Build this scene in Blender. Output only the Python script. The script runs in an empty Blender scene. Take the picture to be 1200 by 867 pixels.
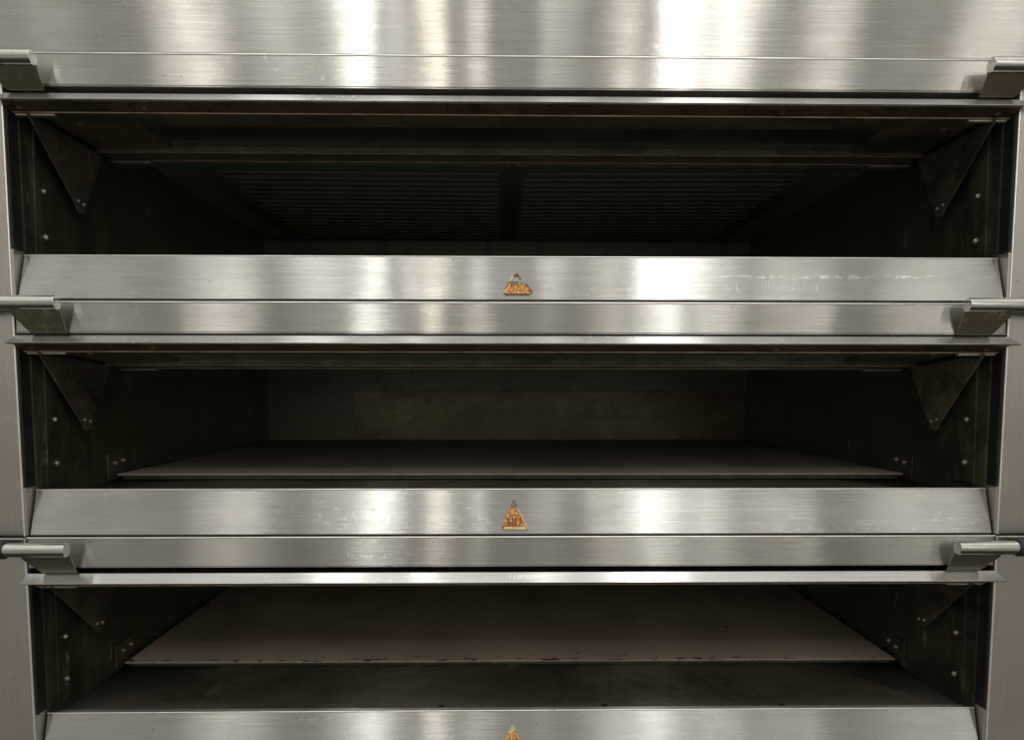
import bpy, bmesh, math, random
from mathutils import Vector, Matrix

random.seed(7)
sc = bpy.context.scene
COL = sc.collection
P = 0.2974            # height of one oven deck
ZW = 1.30             # eye height above the kitchen floor
BASE = 0.1105         # bottom of the top deck, measured from eye height
XI = 0.625            # half width of the door opening
XO = 0.80             # half width of the cabinet
YB = 0.967            # back wall of the chamber

# ------------------------------------------------------------------ materials
class N:
    def __init__(s, name):
        s.m = bpy.data.materials.new(name); s.m.use_nodes = True
        s.t = s.m.node_tree; s.t.nodes.clear()
        s.out = s.t.nodes.new('ShaderNodeOutputMaterial')
        s.b = s.t.nodes.new('ShaderNodeBsdfPrincipled')
        s.t.links.new(s.b.outputs[0], s.out.inputs[0])
        s.pos = s.t.nodes.new('ShaderNodeNewGeometry').outputs['Position']
    def link(s, a, b):
        if isinstance(a, (int, float)): b.default_value = a
        elif isinstance(a, tuple): b.default_value = a
        else: s.t.links.new(a, b)
    def vmul(s, v, add=(0, 0, 0)):
        n = s.t.nodes.new('ShaderNodeMapping')
        n.inputs['Scale'].default_value = v; n.inputs['Location'].default_value = add
        s.t.links.new(s.pos, n.inputs[0]); return n.outputs[0]
    def noise(s, scale, detail=3, rough=.5, add=(0, 0, 0), dist=0):
        n = s.t.nodes.new('ShaderNodeTexNoise'); n.inputs['Scale'].default_value = 1
        n.inputs['Detail'].default_value = detail; n.inputs['Roughness'].default_value = rough
        n.inputs['Distortion'].default_value = dist
        s.t.links.new(s.vmul(scale, add), n.inputs['Vector']); return n.outputs['Fac']
    def voro(s, scale, add=(0, 0, 0)):
        n = s.t.nodes.new('ShaderNodeTexVoronoi'); n.inputs['Scale'].default_value = 1
        s.t.links.new(s.vmul(scale, add), n.inputs['Vector']); return n.outputs['Distance']
    def ramp(s, f, a, b, lo=0., hi=1.):
        n = s.t.nodes.new('ShaderNodeMapRange'); n.clamp = True
        n.inputs[1].default_value = a; n.inputs[2].default_value = b
        n.inputs[3].default_value = lo; n.inputs[4].default_value = hi
        s.link(f, n.inputs[0]); return n.outputs[0]
    def math(s, op, a, b=0.):
        n = s.t.nodes.new('ShaderNodeMath'); n.operation = op
        s.link(a, n.inputs[0]); s.link(b, n.inputs[1]); return n.outputs[0]
    def mix(s, f, a, b):
        n = s.t.nodes.new('ShaderNodeMix'); n.data_type = 'RGBA'
        s.link(f, n.inputs[0]); s.link(a, n.inputs[6]); s.link(b, n.inputs[7]); return n.outputs[2]
    def bump(s, h, strength, dist, normal=None):
        n = s.t.nodes.new('ShaderNodeBump'); n.inputs['Strength'].default_value = strength
        n.inputs['Distance'].default_value = dist; s.link(h, n.inputs['Height'])
        if normal is not None: s.t.links.new(normal, n.inputs['Normal'])
        return n.outputs[0]
    def tangent(s, v):
        n = s.t.nodes.new('ShaderNodeCombineXYZ')
        for i in range(3): n.inputs[i].default_value = v[i]
        s.t.links.new(n.outputs[0], s.b.inputs['Tangent'])
    def set(s, **k):
        for a, v in k.items(): s.link(v, s.b.inputs[a.replace('_', ' ')])

def rgb(r, g, b): return (r, g, b, 1.)

def steel(name, col=(.63, .61, .57), rough=.215, aniso=.85, grain='x', dirt=.5, scuff=.5, wavy=1.8, wear_or_sheen=False):
    n = N(name)
    if grain == 'x': fine, mid = (14, 300, 620), (3, 30, 60)
    elif grain == 'z': fine, mid = (620, 300, 14), (60, 30, 3)
    else: fine, mid = (60, 260, 260), (12, 20, 20)
    g = n.noise(fine, 2, .6); gm = n.noise(tuple(q * .45 for q in fine), 2, .6, (6, 6, 6))
    g2 = n.noise(mid, 3, .6, (3, 1, 7))
    blot = n.noise((5, 5, 9), 5, .62, (1.3, 0, 4.1), .4)
    fleck = n.noise((90, 90, 120), 3, .6, (9, 0, 2))
    mask = n.noise((3.2, 4, 14), 4, .6, (5.1, 2, .7), .3)
    # pale scuffs and streaks rubbed into the finish
    sc1 = n.math('MULTIPLY', n.ramp(fleck, .57, .69), n.ramp(mask, .54, .66, 0, min(1, scuff)))
    sc2 = n.math('MULTIPLY', n.ramp(n.noise((45, 20, 700), 2, .6, (2, 5, 9)), .62, .74), n.ramp(mask, .5, .68, 0, .6 * scuff))
    scf = n.math('MAXIMUM', sc1, sc2)
    # sparse dark specks
    spk = n.math('MULTIPLY', n.ramp(n.voro((75, 75, 75), (3, 3, 3)), .10, .05), n.ramp(n.noise((8, 8, 8), 2, .5, (11, 3, 5)), .58, .66))
    c0 = rgb(*col); c1 = rgb(col[0] * .74, col[1] * .73, col[2] * .70)
    c = n.mix(n.ramp(blot, .42, .72, 0, dirt), c0, c1)
    c = n.mix(n.ramp(g, .3, .7, 0, .4), c, rgb(col[0] * .66, col[1] * .66, col[2] * .66))
    c = n.mix(n.ramp(gm, .35, .65, 0, .24), c, rgb(col[0] * .7, col[1] * .7, col[2] * .7))
    ln = n.math('ABSOLUTE', n.math('SUBTRACT', n.noise((9, 9, 26), 2, .5, (7, 7, 1), .6), .5))
    scr = n.math('MULTIPLY', n.ramp(ln, .0075, .0), n.ramp(mask, .52, .62, 0, .18 * min(scuff, 1)))
    stain = n.ramp(n.noise((7, 7, 22), 5, .7, (21, 3, 8), .5), .56, .80, 0, .55 * dirt)
    c = n.mix(stain, c, rgb(.40, .33, .23))
    wipe = n.noise((2.2, 3, 9), 3, .55, (31, 5, 2), .8)
    c = n.mix(n.ramp(wipe, .35, .7, 0, .30), c, rgb(col[0] * .62, col[1] * .62, col[2] * .62))
    c = n.mix(scf, c, rgb(.86, .85, .81))
    if wear_or_sheen:       # a rubbed line of pale nicks along the right half of the top sill
        sx = n.t.nodes.new('ShaderNodeSeparateXYZ'); n.t.links.new(n.pos, sx.inputs[0])
        dz = n.math('ABSOLUTE', n.math('SUBTRACT', sx.outputs[2], ZW + .1435))
        bd = n.math('MULTIPLY', n.ramp(dz, .0035, .0003), n.math('MULTIPLY', n.ramp(sx.outputs[0], .24, .30), n.ramp(sx.outputs[0], .55, .50)))
        nk = n.math('MULTIPLY', bd, n.ramp(n.noise((70, 10, 160), 4, .7, (2, 2, 2)), .48, .60))
        dz2 = n.math('ABSOLUTE', n.math('SUBTRACT', sx.outputs[2], ZW + .131))
        b2 = n.math('MULTIPLY', n.ramp(dz2, .012, .002), n.math('MULTIPLY', n.ramp(sx.outputs[0], .24, .28), n.ramp(sx.outputs[0], .42, .36)))
        nk = n.math('MAXIMUM', nk, n.math('MULTIPLY', b2, n.ramp(n.noise((230, 10, 30), 3, .6, (4, 2, 2)), .56, .66, 0, .6)))
        c = n.mix(nk, c, rgb(.90, .89, .86))
    c = n.mix(scr, c, rgb(.84, .83, .80))
    c = n.mix(n.math('MULTIPLY', spk, .75), c, rgb(.12, .09, .06))
    r = n.math('ADD', n.ramp(blot, .3, .7, rough - .012, rough + .015), n.ramp(g2, .3, .7, -.012, .012))
    r = n.math('ADD', r, n.math('MULTIPLY', scf, .05))
    w = n.noise((3.5, 3.5, 2.2), 2, .5, (0, 0, 3))
    nb = n.bump(w, .35 * wavy, .004)
    nb = n.bump(g2, .12 if aniso else .05, .0008, nb)
    nb = n.bump(g, .20 if aniso else .05, .0003, nb)
    n.set(Base_Color=c, Metallic=1., Roughness=r, Normal=nb)
    if aniso:      # long directional smear of a brushed finish
        gl = n.t.nodes.new('ShaderNodeBsdfAnisotropic'); gl.distribution = 'GGX'
        n.t.links.new(c, gl.inputs['Color']); n.t.links.new(nb, gl.inputs['Normal'])
        n.t.links.new(r, gl.inputs['Roughness']); gl.inputs['Anisotropy'].default_value = aniso
        t = n.t.nodes.new('ShaderNodeCombineXYZ')
        for i, q in enumerate((1, 0, 0) if grain == 'x' else (0, 0, 1)): t.inputs[i].default_value = q
        n.t.links.new(t.outputs[0], gl.inputs['Tangent'])
        n.t.links.new(gl.outputs[0], n.out.inputs[0])
    return n.m

def sooty(name, ca, cb, rough=.45, metal=.3, scale=6, deep=0., pale=0., spec=.5, stain=0.):
    n = N(name)
    a = n.noise((scale, scale, scale * 1.4), 6, .65, (2, 7, 1), .5)
    b = n.noise((scale * 9, scale * 9, scale * 12), 4, .6, (8, 2, 5))
    f = n.math('ADD', n.math('MULTIPLY', a, .7), n.math('MULTIPLY', b, .3))
    c = n.mix(n.ramp(f, .38, .66), rgb(*ca), rgb(*cb))
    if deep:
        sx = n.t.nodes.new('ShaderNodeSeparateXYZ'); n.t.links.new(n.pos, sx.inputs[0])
        c = n.mix(n.ramp(sx.outputs[1], .05, .75, 0, 1), c, rgb(*[q * deep for q in cb]))  # paler toward the back: light painted into the colour where little reaches
    if stain:      # baked-on grease runs and dull patches
        st = n.ramp(n.noise((9, 16, 5), 6, .7, (13, 6, 2), 1.2), .50, .66, 0, stain)
        c = n.mix(st, c, rgb(.115, .110, .060))
        rn = n.ramp(n.noise((30, 55, 3.5), 4, .6, (3, 9, 2)), .58, .70, 0, stain * .7)
        c = n.mix(rn, c, rgb(.010, .008, .005))
    if pale:
        m = n.math('MULTIPLY', n.ramp(n.noise((40, 40, 14), 3, .6, (4, 4, 4)), .64, .74), n.ramp(a, .45, .6, 0, pale))
        c = n.mix(m, c, rgb(.30, .28, .23))
    n.set(Base_Color=c, Metallic=metal, Roughness=n.ramp(b, .3, .7, rough - .08, rough + .12),
          Normal=n.bump(f, .3, .002))
    n.b.inputs['Specular IOR Level'].default_value = spec
    return n.m

M = {}
M['steel'] = steel('brushed_stainless')
M['steel_sill'] = steel('scuffed_stainless', (.61, .60, .575), .235, .85, 'x', .6, .4, 1.6, wear_or_sheen=True)
M['steel_post'] = steel('satin_stainless_upright', (.56, .53, .485), .42, .4, 'z', .4, .5, .6)
M['steel_lip'] = steel('polished_stainless_lip', (.68, .67, .65), .25, .7, 'x', .45, 1., .5)
M['steel_rod'] = steel('turned_stainless_rod', (.70, .68, .64), .17, 0, 'n', .3, .3, 0)
M['edge'] = steel('cut_steel_edge', (.92, .90, .85), .34, 0, 'n', .3, .3, 0)
M['bracket'] = steel('dark_steel_bracket', (.26, .235, .16), .34, 0, 'n', 1., .6, .6)  # darker bracket tone for the two upper decks
M['bracket_pale'] = steel('pale_steel_bracket', (.50, .475, .40), .34, 0, 'n', .8, .6, .6)  # paler bracket tone for the lowest deck
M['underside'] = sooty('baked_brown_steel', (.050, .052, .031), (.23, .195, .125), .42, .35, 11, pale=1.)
M['channel'] = sooty('tarnished_channel', (.13, .095, .06), (.30, .22, .14), .34, .85, 14)
M['bead'] = sooty('bronze_bead', (.24, .17, .11), (.48, .38, .28), .38, .75, 20)
M['fold'] = sooty('dim_fold', (.18, .15, .10), (.42, .36, .26), .4, .6, 20)
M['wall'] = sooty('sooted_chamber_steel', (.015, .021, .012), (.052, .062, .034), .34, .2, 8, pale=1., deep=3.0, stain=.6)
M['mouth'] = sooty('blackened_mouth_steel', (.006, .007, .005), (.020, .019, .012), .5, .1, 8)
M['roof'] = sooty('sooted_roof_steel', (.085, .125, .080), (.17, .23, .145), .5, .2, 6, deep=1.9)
M['back'] = sooty('back_reflection_brown', (.085, .070, .036), (.21, .175, .10), .33, .55, 3)  # tone of the painted reflection on the back wall
M['arm_stained'] = sooty('stained_arm_steel', (.035, .028, .015), (.24, .20, .115), .4, .3, 26, pale=1., stain=.5)
M['arm'] = sooty('greasy_arm_steel', (.045, .044, .027), (.17, .155, .10), .36, .45, 13, pale=1.)
M['floor'] = sooty('darkened_floor_steel', (.11, .10, .075), (.30, .28, .23), .30, .55, 7, pale=.6)
def floor_mat():
    n = N('darkened_floor_steel')
    a = n.noise((6, 6, 6), 6, .65, (2, 7, 1), .5); b = n.noise((60, 60, 60), 4, .6, (8, 2, 5))
    f = n.math('ADD', n.math('MULTIPLY', a, .7), n.math('MULTIPLY', b, .3))
    c = n.mix(n.ramp(f, .38, .66), rgb(.035, .030, .018), rgb(.12, .11, .08))
    wear_or_sheen = n.ramp(n.noise((4.2, 2.5, 1), 3, .55, (1.7, 4, 2)), .66, .86)  # pale patches paint the lamp reflections into the floor colour
    c = n.mix(wear_or_sheen, c, rgb(.42, .40, .34))
    c = n.mix(n.ramp(b, .60, .72, 0, .7), c, rgb(.06, .045, .03))
    gl = n.t.nodes.new('ShaderNodeBsdfAnisotropic'); n.t.links.new(c, gl.inputs['Color'])
    gl.inputs['Roughness'].default_value = .46; gl.inputs['Anisotropy'].default_value = .80
    t = n.t.nodes.new('ShaderNodeCombineXYZ'); t.inputs[0].default_value = 1; n.t.links.new(t.outputs[0], gl.inputs['Tangent'])
    n.t.links.new(n.bump(f, .2, .0015), gl.inputs['Normal'])
    fx = n.t.nodes.new('ShaderNodeSeparateXYZ'); n.t.links.new(n.pos, fx.inputs[0])
    front_sheen = n.math('MAXIMUM', n.ramp(fx.outputs[1], .085, .030, 0, .8), n.math('MULTIPLY', n.ramp(n.noise((3.4, .7, 1), 2, .5, (4.3, 1, 2)), .46, .62), n.ramp(fx.outputs[1], .20, .04, 0, .8)))  # sheen toward the sill and in columns, painted into the colour
    wear_or_sheen = n.math('MAXIMUM', wear_or_sheen, front_sheen)
    n.set(Base_Color=n.mix(wear_or_sheen, rgb(.020, .017, .009), rgb(.260, .250, .205)), Roughness=.3)
    ms = n.t.nodes.new('ShaderNodeMixShader'); ms.inputs[0].default_value = .6
    n.t.links.new(n.b.outputs[0], ms.inputs[1]); n.t.links.new(gl.outputs[0], ms.inputs[2]); n.t.links.new(ms.outputs[0], n.out.inputs[0])
    return n.m
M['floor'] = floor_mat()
M['element'] = sooty('oxidised_element', (.080, .115, .072), (.145, .19, .12), .6, .05, 20)
M['screw'] = sooty('dull_screw_steel', (.30, .28, .22), (.55, .52, .44), .35, .9, 60)
M['tab'] = sooty('worn_tab_steel', (.26, .24, .19), (.50, .47, .40), .42, .8, 30)

def glass_mat():
    n = N('smoked_door_glass')
    a = n.noise((9, 9, 9), 5, .6)
    n.set(Base_Color=n.mix(n.ramp(a, .4, .7), rgb(.030, .042, .028), rgb(.060, .074, .050)), Roughness=n.ramp(a, .3, .7, .10, .26))
    return n.m
M['glass'] = glass_mat()

def grip_mat():
    n = N('black_grip_rubber')
    n.set(Base_Color=rgb(.015, .018, .022), Roughness=.5, Normal=n.bump(n.noise((300, 300, 300), 2), .3, .0004))
    return n.m
M['grip'] = grip_mat()

def hearth_mat(spots, ca, cb, chip):
    n = N('baked_stone_hearth')
    a = n.noise((5, 3, 5), 6, .62, (1, 2, 3), .4)
    b = n.noise((160, 110, 160), 4, .7, (5, 5, 5))
    c = n.mix(n.ramp(a, .35, .68), rgb(*ca), rgb(*cb))
    c = n.mix(n.ramp(b, .35, .7, 0, .45), c, rgb(.50, .42, .33))
    c = n.mix(n.ramp(n.noise((260, 150, 260), 3, .7, (1, 8, 5)), .56, .72, 0, .55), c, rgb(.08, .055, .04))
    # a paler border along the front edge
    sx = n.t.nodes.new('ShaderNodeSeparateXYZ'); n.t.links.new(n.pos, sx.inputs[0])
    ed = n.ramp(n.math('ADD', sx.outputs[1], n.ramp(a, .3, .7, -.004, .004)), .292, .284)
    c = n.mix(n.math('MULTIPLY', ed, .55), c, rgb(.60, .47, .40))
    # burnt chips and specks
    near = n.ramp(sx.outputs[1], .235, .200, .0, 1.)
    v = n.noise((42, 95, 42), 3, .6, (spots, 4, 2))
    sp = n.math('MULTIPLY', n.ramp(n.math('ADD', v, n.ramp(near, 0, 1, -.07, .03)), .60, .625), near)
    v2 = n.noise((55, 55, 55), 2, .5, (spots + 3, 1, 7))
    sp = n.math('MAXIMUM', sp, n.ramp(v2, .735, .75))
    c = n.mix(n.math('MULTIPLY', sp, chip), c, rgb(.012, .008, .006))
    n.set(Base_Color=c, Roughness=n.ramp(a, .3, .7, .42, .62), Normal=n.bump(b, .25, .0008))
    return n.m
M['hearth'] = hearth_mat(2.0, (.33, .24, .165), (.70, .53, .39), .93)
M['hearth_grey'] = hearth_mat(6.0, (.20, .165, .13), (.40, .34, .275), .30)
M['hearth_edge'] = sooty('worn_hearth_edge', (.24, .18, .14), (.42, .35, .28), .45, .3, 30)

def badge_mat():
    n = N('worn_orange_enamel')
    tc = n.t.nodes.new('ShaderNodeTexCoord')
    g = tc.outputs['Generated']; sx = n.t.nodes.new('ShaderNodeSeparateXYZ'); n.t.links.new(g, sx.inputs[0])
    h = sx.outputs[2]
    a = n.noise((520, 100, 260), 3, .6)
    b = n.noise((260, 60, 260), 2, .5, (3, 3, 3))
    c = n.mix(n.ramp(b, .38, .62), rgb(.40, .13, .022), rgb(.76, .38, .08))
    c = n.mix(n.ramp(a, .52, .60), c, rgb(.17, .035, .014))
    hh = n.math('ADD', h, n.ramp(b, .3, .7, -.10, .10))
    c = n.mix(n.ramp(hh, .70, .84), c, rgb(.14, .11, .09))
    c = n.mix(n.ramp(n.noise((420, 60, 420), 2, .5, (9, 1, 4)), .62, .68), c, rgb(.80, .62, .46))
    n.set(Base_Color=c, Roughness=.6, Normal=n.bump(a, .4, .0006))
    return n.m
M['badge'] = badge_mat()
def plain(name, col, rough=.4, metal=0.):
    n = N(name); v = n.noise((300, 300, 300), 3, .6)
    n.set(Base_Color=n.mix(n.ramp(v, .35, .65), rgb(*col), rgb(*[q * .62 for q in col])), Roughness=rough, Metallic=metal)
    return n.m
M['badge_cream'] = plain('cream_enamel_edge', (.84, .60, .28))
M['badge_dark'] = plain('dark_enamel_line', (.24, .065, .025))
M['pit'] = plain('dark_pit', (.012, .01, .008), .7)

# ------------------------------------------------------------------ mesh helpers
class MB:
    def __init__(s, dz=-BASE): s.bm = bmesh.new(); s.dz = dz
    def box(s, x0, x1, y0, y1, z0, z1):
        v = [s.bm.verts.new((x, y, z + s.dz)) for x in (x0, x1) for y in (y0, y1) for z in (z0, z1)]
        for f in ((0, 1, 3, 2), (4, 6, 7, 5), (0, 4, 5, 1), (2, 3, 7, 6), (0, 2, 6, 4), (1, 5, 7, 3)):
            s.bm.faces.new([v[i] for i in f])
        return s
    def prism(s, prof, x0, x1, x0b=None, x1b=None):
        """profile of (y, z) extruded along x; optional per-vertex end offsets"""
        n = len(prof)
        A = [s.bm.verts.new((x0 - (x0b[i] if x0b else 0), y, z + s.dz)) for i, (y, z) in enumerate(prof)]
        B = [s.bm.verts.new((x1 + (x1b[i] if x1b else 0), y, z + s.dz)) for i, (y, z) in enumerate(prof)]
        for i in range(n):
            j = (i + 1) % n; s.bm.faces.new((A[i], A[j], B[j], B[i]))
        s.bm.faces.new(A[::-1]); s.bm.faces.new(B)
        return s
    def plate(s, pts, off):
        """polygon of 3d points thickened by a vector"""
        A = [s.bm.verts.new((p[0], p[1], p[2] + s.dz)) for p in pts]
        B = [s.bm.verts.new((p[0] + off[0], p[1] + off[1], p[2] + off[2] + s.dz)) for p in pts]
        n = len(pts)
        for i in range(n):
            j = (i + 1) % n; s.bm.faces.new((A[i], A[j], B[j], B[i]))
        s.bm.faces.new(A[::-1]); s.bm.faces.new(B)
        return s
    def rod(s, a, b, r, seg=24, r2=None):
        a = Vector(a); b = Vector(b); a.z += s.dz; b.z += s.dz
        d = (b - a); q = d.to_track_quat('Z', 'Y').to_matrix().to_4x4()
        m = Matrix.Translation((a + b) / 2) @ q
        bmesh.ops.create_cone(s.bm, cap_ends=True, segments=seg, radius1=r, radius2=r if r2 is None else r2, depth=d.length, matrix=m)
        return s
    def dome(s, c, ax, r, h):
        """screw head: a shallow dome on a short collar"""
        c = Vector(c); ax = Vector(ax).normalized()
        s.rod(c, c + ax * h * .4, r, 14); s.rod(c + ax * h * .4, c + ax * h, r, 14, r * .55)
        return s
    def build(s, name, mat, parent=None, bevel=0., smooth=False, loc=None, seg=2):
        bmesh.ops.recalc_face_normals(s.bm, faces=s.bm.faces)
        me = bpy.data.meshes.new(name); s.bm.to_mesh(me); s.bm.free()
        o = bpy.data.objects.new(name, me); COL.objects.link(o)
        me.materials.append(M[mat] if isinstance(mat, str) else mat)
        if parent: o.parent = parent
        if loc: o.location = loc
        if bevel:
            b = o.modifiers.new('bevel', 'BEVEL'); b.width = bevel; b.segments = seg; b.limit_method = 'ANGLE'; b.angle_limit = math.radians(30)
            b.harden_normals = False
        if smooth or bevel:
            for p in me.polygons: p.use_smooth = True
            e = o.modifiers.new('weighted', 'WEIGHTED_NORMAL'); e.keep_sharp = True; e.weight = 80
            if smooth:
                me.set_sharp_from_angle(angle=math.radians(40))
        return o

def empty(name, loc, label, cat, group=None):
    o = bpy.data.objects.new(name, None); COL.objects.link(o); o.location = loc
    o.empty_display_size = .1
    o['label'] = label; o['category'] = cat
    if group: o['group'] = group
    return o

# ------------------------------------------------------------------ badge on the sill
def sill_y(z): return (z - .1125) * .017 / .0565
def badge(parent, kind):
    def on(pts, lift): return [(x, sill_y(z) - lift, z) for x, z in pts]
    jag = random.Random(kind * 11 + 3)
    def rough(pts, amp, cuts=4):
        out = []
        for i, (x, z) in enumerate(pts):
            x2, z2 = pts[(i + 1) % len(pts)]
            for k in range(cuts):
                t = k / cuts
                out.append((x + (x2 - x) * t + jag.uniform(-amp, amp) * (k > 0), z + (z2 - z) * t + jag.uniform(-amp, amp) * (k > 0)))
        return out
    if kind == 1:      # the top is scraped off, a lopsided lump is left
        body = [(-.0145, .1203), (.0175, .1203), (.0200, .1228), (.0165, .1290), (.0118, .1345), (.0060, .1352), (.0015, .1372), (-.0020, .1362), (-.0065, .1372), (-.0098, .1315)]
        rim = [(-.0168, .1208), (-.0150, .1240), (-.0052, .1440), (-.0028, .1442), (-.0078, .1345), (-.0125, .1225)]
        extra = [[(-.0145, .1195), (.0170, .1198), (.0165, .1209), (-.0140, .1209)]]
        cap = [(-.0040, .1432), (-.0012, .1462), (.0022, .1470), (.0040, .1440), (.0062, .1400), (.0052, .1395), (.0020, .1440), (-.0010, .1436)]
        b = MB().plate(on(rough(body, .0006), .0010), (0, .0016, 0)).build('badge', 'badge', parent)
        MB().plate(on(rough(rim, .0003), .0012), (0, .0014, 0)).build('badge_rim', 'badge_cream', b)
        m = MB(); [m.plate(on(rough(e, .0003), .0014), (0, .001, 0)) for e in extra]
        m.plate(on(rough([(-.0128, .1262), (-.0075, .1362), (-.0085, .1372), (-.0145, .1262)], .0002), .0015), (0, .001, 0))
        m.plate(on(rough([(.0125, .1322), (.0172, .1290), (.0203, .1235), (.0195, .1222), (.0160, .1284)], .0003), .0015), (0, .001, 0))
        m.build('badge_line', 'badge_dark', b)
        MB().plate(on(rough(cap, .0003), .0012), (0, .001, 0)).build('badge_rim', 'badge_dark', b)
    else:
        w = .0165; z0 = .1195; z1 = .1560; cx = -.002
        if kind == 3: z1 = .1515; cx = -.004
        body = [(cx - w, z0), (cx + w, z0), (cx + w * .55, z0 + (z1 - z0) * .48), (cx + .0005, z1), (cx - .0012, z1 - .001), (cx - w * .58, z0 + (z1 - z0) * .48)]
        b = MB().plate(on(rough(body, .0004), .0010), (0, .0016, 0)).build('badge', 'badge', parent)
        m = MB()
        m.plate(on(rough([(cx - w * .85, z0 - .0004), (cx + w, z0 - .0004), (cx + w * .92, z0 + .0030), (cx - w * .8, z0 + .0026)], .0004), .0014), (0, .001, 0))
        m.plate(on(rough([(cx + w, z0), (cx + w + .001, z0 + .002), (cx + .004, z1 - .009), (cx + .0030, z1 - .010)], .0002), .0014), (0, .001, 0))
        if kind == 3:
            m.plate(on(rough([(cx - .0065, z1 - .008), (cx, z1 + .0006), (cx + .0060, z1 - .007), (cx + .003, z1 - .0055), (cx, z1 - .0085), (cx - .003, z1 - .0100)], .0004), .0015), (0, .001, 0))
        m.build('badge_rim', 'badge_cream', b)
        m = MB()
        for q in range(4):     # what is left of the raised strokes
            xx = cx - .0085 + q * .0050
            m.plate(on(rough([(xx, z0 + .0055), (xx + .0018, z0 + .0055), (xx + .0022 - q * .0002, z0 + .0145), (xx + .0004, z0 + .0140)], .0005), .0013), (0, .001, 0))
        m.plate(on(rough([(cx - w * .75, z0 + .0034), (cx + w * .6, z0 + .0034), (cx + w * .55, z0 + .0046), (cx - w * .7, z0 + .0044)], .0003), .0013), (0, .001, 0))
        m.build('badge_line', 'badge_dark', b)

# ------------------------------------------------------------------ one oven deck
SPEC = [dict(dz=-.0024, tilt=0.0, tube=.571, tz=.0330),
        dict(dz=.0036, tilt=-.080, tube=.558, tz=.0375),
        dict(dz=-.0010, tilt=0.0, tube=.559, tz=.0375)]
LABEL = ['uppermost steel oven deck with dark chamber, no hearth visible and a lopsided orange badge',
         'middle steel oven deck with thin pale-edged hearth and full triangular orange badge',
         'lowest steel oven deck with open door and broad reddish-brown hearth seen from above']

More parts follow.
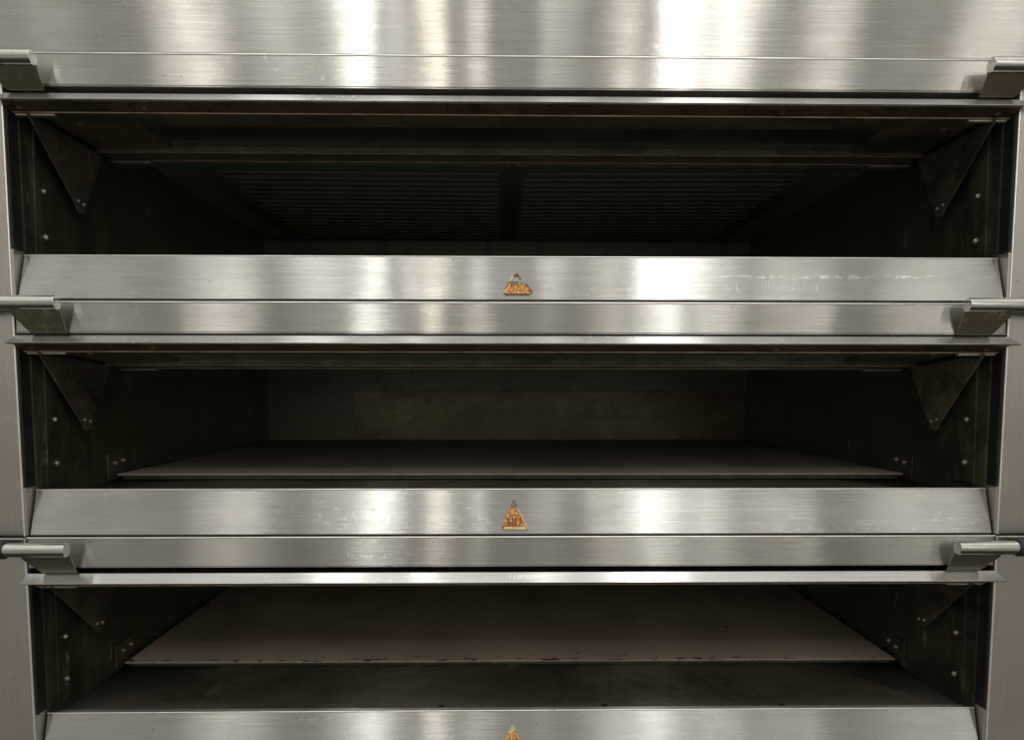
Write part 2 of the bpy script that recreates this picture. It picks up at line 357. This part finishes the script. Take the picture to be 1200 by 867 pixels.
def deck(k):
    S = SPEC[k]
    d = empty('deck_oven', (0, 0, ZW + BASE - k * P), LABEL[k], 'oven', 'oven decks stacked on one another')
    # outer uprights left and right of the door opening
    zt = .4070
    for s in (-1, 1):
        a, b = sorted((s * XI, s * XO))
        p = MB().box(a, b, 0, YB + .05, .1112, zt).build('side_panel', 'steel_post', d, .0022)
        MB().rod((s * (XI + .0010), .0006, .1118), (s * (XI + .0010), .0006, zt - .0006), .0017, 12).build('rolled_edge', 'edge', p, smooth=True)
        # folded cheek closing the end of the sloping sill
        xa, xb = sorted((s * .6215, s * (XI + .001)))
        MB().prism([(.0008, .1125), (.0008, .1735), (.020, .1735), (.024, .1125)], xa, xb).build('cheek', 'steel_post', p)
    # sloping sill
    sl = MB().prism([(0, .1125), (.017, .1690), (.028, .1690), (.028, .1125)], -.6195, .6195,
                    [0, 0, 0, 0]).build('sill', 'steel_sill', d, .0016)
    badge(sl, k + 1)
    MB().box(-.6195, .6195, .012, .03, .1095, .1122).build('sill_gap', 'pit', sl)
    # fascia above the door
    f = MB().box(-XI + .0015, XI - .0015, 0, .012, .3684, .4066).build('fascia', 'steel', d, .0020)
    MB().box(-XI + .0015, XI - .0015, .0010, .060, .3680, .3692).build('fascia_flange', 'steel', f)
    MB().rod((-XI + .0015, .0008, .4064), (XI - .0015, .0008, .4064), .0014, 12).build('rolled_edge', 'edge', f, smooth=True)
    MB().rod((-.6190, .0174, .1686), (.6190, .0174, .1686), .0012, 12).build('rolled_edge', 'edge', sl, smooth=True)
    # baking chamber
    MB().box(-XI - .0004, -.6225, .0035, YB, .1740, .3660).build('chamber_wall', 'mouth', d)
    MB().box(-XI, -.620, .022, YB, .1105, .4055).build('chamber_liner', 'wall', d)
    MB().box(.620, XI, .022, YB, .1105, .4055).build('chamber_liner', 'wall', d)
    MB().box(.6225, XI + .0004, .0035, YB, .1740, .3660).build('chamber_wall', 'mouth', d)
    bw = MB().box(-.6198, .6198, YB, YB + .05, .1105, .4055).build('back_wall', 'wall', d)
    MB().box(-.40, .6195, YB - .004, YB - .0005, .170, .296).build('back_reflection', 'back', bw, .001)  # paler sheet added to stand for a reflection on the back wall
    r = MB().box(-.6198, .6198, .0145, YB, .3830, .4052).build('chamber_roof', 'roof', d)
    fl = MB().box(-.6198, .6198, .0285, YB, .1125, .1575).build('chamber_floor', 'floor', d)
    for hx in (-.102, .125, .372):
        MB().rod((hx, .055, .1574), (hx, .055, .1582), .0045, 14).build('drain_hole', 'pit', fl)
    # roof fittings: front rail, centre bar, side rails and the element rods
    MB().box(-.60, .60, .222, .246, .3755, .3828).build('roof_rail', 'element', r, .001)
    MB().box(-.60, .60, .336, .352, .3765, .3828).build('roof_rail', 'element', r, .001)
    MB().box(-.60, .60, .930, .955, .3765, .3828).build('roof_rail', 'element', r, .001)
    MB().box(-.015, .015, .250, .930, .3745, .3826).build('centre_bar', 'element', r, .001)
    for s in (-1, 1):
        a, b = sorted((s * .512, s * .535))
        MB().box(a, b, .10, .93, .3715, .3826).build('side_rail', 'element', r, .001)
        for q in range(20):
            y = .275 + q * .033
            if abs(y - .344) < .012: continue
            MB().rod((s * .024, y, .3745), (s * .510, y, .3772), .0027, 12).build('heating_element', 'element', r, smooth=True)
        MB().box(*sorted((s * .006, s * .012)), .30, .31, .366, .371).build('bolt', 'screw', r)
    # hearth
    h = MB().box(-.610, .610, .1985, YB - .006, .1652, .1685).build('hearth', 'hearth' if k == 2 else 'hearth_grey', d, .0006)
    MB().box(-.604, .604, .2040, YB - .008, .1600, .1650).build('hearth_bed', 'wall', h)
    MB().box(-.610, .610, .1974, .1984, .1658, .1682).build('hearth_edge', 'hearth_edge', h, .0006)
    for s in (-1, 1):
        x = s * .6195
        # hearth carrier with its two screws
        a, b = sorted((s * .6195, s * .6165))
        c = MB().box(a, b, .186, .252, .1600, .2000).build('hearth_bracket', 'arm', d, .0008)
        MB().dome((s * .6165, .207, .1845), (-s, 0, 0), .0052, .004).build('screw', 'screw', c, smooth=True)
        MB().dome((s * .6165, .230, .1870), (-s, 0, 0), .0048, .004).build('screw', 'screw', c, smooth=True)
        # folded liner strip near the mouth with two screws
        a, b = sorted((s * .6196, s * .6172))
        c = MB().prism([(.040, .172), (.045, .335), (.080, .335), (.080, .172)], a, b).build('liner_strip', 'wall', d)
        MB().dome((s * .6172, .060, .2580), (-s, 0, 0), .0046, .004).build('screw', 'screw', c, smooth=True)
        MB().dome((s * .6172, .060, .1990), (-s, 0, 0), .0050, .004).build('screw', 'screw', c, smooth=True)

    # door, swung up under the roof. local frame: origin at the top front edge
    loc = (0, 0, .360 - BASE + S['dz'])
    def D(): return MB(0.)
    dm = D()
    x0 = .598
    dm.box(-x0, x0, .0105, .0655, -.0135, -.004)             # front rail
    dm.box(-x0, x0, .1590, .2020, -.0165, -.004)             # rear rail
    dm.box(-x0, -.492, .0655, .1590, -.0135, -.004)
    dm.box(.492, x0, .0655, .1590, -.0135, -.004)
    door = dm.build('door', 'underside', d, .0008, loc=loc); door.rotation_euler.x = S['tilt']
    D().box(-.4925, .4925, .0650, .1595, -.0095, -.0050).build('window', 'glass', door)
    D().box(-.600, .600, .1595, .1625, -.0182, -.0168).build('rail_fold', 'fold', door)
    D().box(-.600, .600, .1985, .2015, -.0182, -.0168).build('rail_fold', 'fold', door)
    bx = [0, .008, .0, 0]
    D().prism([(0, .002), (-.012, -.009), (-.0095, -.0105), (.004, .000)], -.6235, .6265, [0, .006, .006, 0], [0, .009, .009, 0]).build('lip', 'steel_lip', door, .0007)
    D().prism([(-.0095, -.0107), (.0100, -.0170), (.0103, -.0138), (-.005, -.006)], -.6215, .6215).build('channel', 'channel', door, .0004)
    D().rod((-.6205, .0106, -.0172), (.6205, .0106, -.0172), .0011, 10).build('channel_bead', 'bead', door, smooth=True)
    for s in (-1, 1):
        for xx in ((.607, .455) if s < 0 else (.600, .330)):
            D().dome((s * xx, .0035, -.0150), (0, -.35, -1), .0036, .0022).build('screw', 'channel', door, smooth=True)
        # swing arm: a rounded triangular plate hanging into the chamber
        x = s * .600
        pts = [(x, .006, -.018), (x, .176, -.018)]
        cy_, cz_, rr = .116, -.104, .011
        for q in range(9):
            t = math.radians(-12 - q * 18 - 8); pts.append((x, cy_ + rr * math.cos(t), cz_ + rr * math.sin(t)))
        ar = D().plate(pts, (s * .0025, 0, 0)).build('swing_arm', 'arm_stained' if (k == 1 and s > 0) else 'arm', door, .0006)
        D().box(*sorted((s * .570, s * .6185)), .012, .020, -.0205, -.0175).build('arm_flange', 'tab', ar if False else door, .0006)
        D().box(*sorted((s * .540, s * .597)), .1940, .2060, -.0215, -.0185).build('hinge_tab', 'tab', door, .0006)
        for (sy, sz) in ((.109, -.099), (.122, -.101)):
            D().dome((s * .600, sy, sz), (-s, 0, 0), .0036, .0026).build('pivot_screw', 'screw', door, smooth=True)
        D().dome((s * .566, .060, -.0136), (0, 0, -1), .0050, .0025).build('screw', 'bead', door, smooth=True)
        # handle: cranked strap carrying a round bar that runs out past the cabinet
        tx = S['tube']; ty, tz = -.024, S['tz']
        inner = tx + .0008; outer = tx + .048
        fr = [(inner, -.003, .003), (inner, -.003 - .6 * .018, .003 + .6 * (tz - .008)), (inner, ty + .0045, tz - .0045),
              (outer + .016, ty + .0045, tz - .0045), (outer + .012, -.003 - .75 * .019, .003 + .70 * (tz - .008)),
              (outer + .005, -.003 - .45 * .019, .003 + .40 * (tz - .008)), (outer, -.003 - .12 * .019, .003 + .12 * (tz - .008)), (outer - .004, -.003, .003)]
        pl = [(s * a, b, c) for a, b, c in fr]
        D().plate(pl, (0, .0028, .0014)).build('handle_bracket', 'bracket_pale' if k == 2 else 'bracket', door, .0008)
        D().rod((s * tx, ty, tz), (s * .700, ty, tz), .0088, 32).build('handle', 'steel_rod', door, .0006, smooth=True)
        D().rod((s * .634, ty, tz), (s * .800, ty, tz), .0112, 32).build('grip', 'grip', door, .0012, smooth=True)
    if k == 2:
        # worn stamped ticks in the middle of the lip
        m = D(); rr = random.Random(5)
        for q in range(18):
            xx = -.008 + q * .0027; u0 = .30; u1 = .30 + rr.uniform(.30, .42)
            if q < 5 and q % 2: continue
            a = Vector((xx, -.012 * u0, .002 - .011 * u0)); b = Vector((xx + .0004, -.012 * u1, .002 - .011 * u1))
            nrm = Vector((0, -.68, .73)) * .0006
            m.plate([a + nrm, b + nrm, b + nrm + Vector((.0009, 0, 0)), a + nrm + Vector((.0009, 0, 0))], tuple(-nrm * 1.5))
        m.build('stamped_mark', 'steel_rod', door)
    return d

for k in range(3): deck(k)

# ------------------------------------------------------------------ plain housing above the decks
hd = empty('oven_housing', (0, 0, ZW + .4072), 'plain brushed stainless housing panel resting above the uppermost oven deck', 'oven housing')
MB(0).box(-XO, XO, -.0004, .018, 0.0005, .46).build('front_panel', 'steel', hd, .0004)
MB(0).box(-XO, XO, .0184, 1.0, 0.0008, .46).build('casing', 'steel_post', hd, .001)

# ------------------------------------------------------------------ camera
cam = bpy.data.cameras.new('camera'); co = bpy.data.objects.new('camera', cam); COL.objects.link(co)
right = Vector((.999881, -.0153782, .00072052)); fwd = Vector((.0153875, .99682194, -.0781616))
up = right.cross(fwd)
mt = Matrix((right, up, -fwd)).transposed().to_4x4(); mt.translation = Vector((-.01937, -.92127, ZW))
co.matrix_world = mt
cam.sensor_fit = 'HORIZONTAL'; cam.sensor_width = 36; cam.lens = 36 * 850 / 1200
cam.shift_y = (523.75 - 433.5) / 1200
cam.clip_start = .01; cam.clip_end = 100
sc.camera = co

# ------------------------------------------------------------------ light: ceiling and window strips of the kitchen behind the camera
def strip(px, wpx, power, col, z0=1.45, z1=2.6, dist=3.0):
    t = (px - 588) / 850; q = t / math.sqrt(1.01 + t * t)
    x = q * math.sqrt(dist ** 2 + 2.05 ** 2) / math.sqrt(1 - q * q) + t * .92 - .019; w = wpx / 850 * math.sqrt(dist ** 2 + 2.05 ** 2)
    L = bpy.data.lights.new('kitchen_lamp', 'AREA'); L.shape = 'RECTANGLE'; L.size = w; L.size_y = z1 - z0
    L.energy = power * w * (z1 - z0); L.color = col
    o = bpy.data.objects.new('kitchen_lamp', L); COL.objects.link(o)
    o.location = (x, -dist, ZW + (z0 + z1) / 2)
    o.rotation_euler = (math.radians(90), 0, 0); o.rotation_euler.z = math.radians(0)
    # aim along +y
    o.rotation_euler = (math.radians(90), 0, 0)
    return o
W = (1, .955, .885)
for a in [(278, 22, 20, W), (303, 26, 25, W), (420, 8, 8, W), (447, 34, 42, (.98, 1, .95)), (482, 8, 12, (.85, .92, 1)), (519, 20, 34, (1, .93, .80)),
          (565, 24, 14, W), (640, 14, 4, W), (705, 30, 14, (1, .94, .86)), (757, 34, 42, (1, .99, .96)), (800, 14, 20, (.92, .96, 1)),
          (822, 30, 24, (1, .97, .90)), (870, 10, 6, W), (907, 26, 26, W), (985, 14, 8, W), (1066, 44, 26, W), (150, 30, 5, W), (55, 60, 5, W)]:
    strip(a[0], a[1], a[2] * .66, a[3])
    if a[2] > 7: strip(a[0], a[1], a[2] * .27, a[3], .15, 1.40)

for (x, y, sx_, sy_, p) in [(.52, -.55, .22, 1.1, 15), (-.62, -.55, .16, 1.1, 10), (-.30, -.6, .06, 1.1, 10), (.15, -.6, .10, 1.1, 5)]:
    L = bpy.data.lights.new('ceiling_lamp', 'AREA'); L.shape = 'RECTANGLE'; L.size = sx_; L.size_y = sy_
    L.energy = p * sx_ * sy_; L.color = (1, .98, .95)
    o = bpy.data.objects.new('ceiling_lamp', L); COL.objects.link(o); o.location = (x, y, ZW + 1.45)
w = bpy.data.worlds.new('World'); sc.world = w; w.use_nodes = True
nt = w.node_tree; nt.nodes.clear()
out = nt.nodes.new('ShaderNodeOutputWorld'); bg = nt.nodes.new('ShaderNodeBackground')
tc = nt.nodes.new('ShaderNodeTexCoord'); sp = nt.nodes.new('ShaderNodeSeparateXYZ')
nt.links.new(tc.outputs['Generated'], sp.inputs[0])
cr = nt.nodes.new('ShaderNodeValToRGB'); mr = nt.nodes.new('ShaderNodeMapRange')
mr.inputs[1].default_value = -1; mr.inputs[2].default_value = 1
nt.links.new(sp.outputs[2], mr.inputs[0]); nt.links.new(mr.outputs[0], cr.inputs[0])
e = cr.color_ramp.elements
e[0].position = 0.; e[0].color = (.035, .03, .02, 1)
e[1].position = 1.; e[1].color = (1.7, 1.68, 1.6, 1)
q = e.new(.18); q.color = (.05, .045, .03, 1)
q = e.new(.30); q.color = (.34, .315, .275, 1)
q = e.new(.52); q.color = (.375, .352, .325, 1)
q = e.new(.72); q.color = (.40, .385, .35, 1)
q = e.new(.84); q.color = (.85, .83, .78, 1)
# soft darker and lighter upright shapes of the kitchen, varying with the compass direction
dv = nt.nodes.new('ShaderNodeMath'); dv.operation = 'ARCTAN2'
nt.links.new(sp.outputs[0], dv.inputs[0]); nt.links.new(sp.outputs[1], dv.inputs[1])
cx = nt.nodes.new('ShaderNodeCombineXYZ'); nt.links.new(dv.outputs[0], cx.inputs[0]); nt.links.new(sp.outputs[2], cx.inputs[2])
mp = nt.nodes.new('ShaderNodeMapping'); mp.inputs['Scale'].default_value = (11, 1, 1.1); nt.links.new(cx.outputs[0], mp.inputs[0])
nz = nt.nodes.new('ShaderNodeTexNoise'); nz.inputs['Scale'].default_value = 1; nz.inputs['Detail'].default_value = 3
nz.inputs['Roughness'].default_value = .65; nt.links.new(mp.outputs[0], nz.inputs['Vector'])
m2 = nt.nodes.new('ShaderNodeMapRange'); m2.inputs[1].default_value = .34; m2.inputs[2].default_value = .68
m2.inputs[3].default_value = .50; m2.inputs[4].default_value = 1.35; nt.links.new(nz.outputs['Fac'], m2.inputs[0])
vm = nt.nodes.new('ShaderNodeVectorMath'); vm.operation = 'SCALE'
nt.links.new(cr.outputs[0], vm.inputs[0]); nt.links.new(m2.outputs[0], vm.inputs['Scale'])
nt.links.new(vm.outputs[0], bg.inputs[0]); bg.inputs[1].default_value = 1.0
nt.links.new(bg.outputs[0], out.inputs[0])

sc.view_settings.view_transform = 'Standard'; sc.view_settings.look = 'None'
sc.view_settings.exposure = 0; sc.view_settings.gamma = 1
sc.render.engine = 'CYCLES'; sc.cycles.use_denoising = True
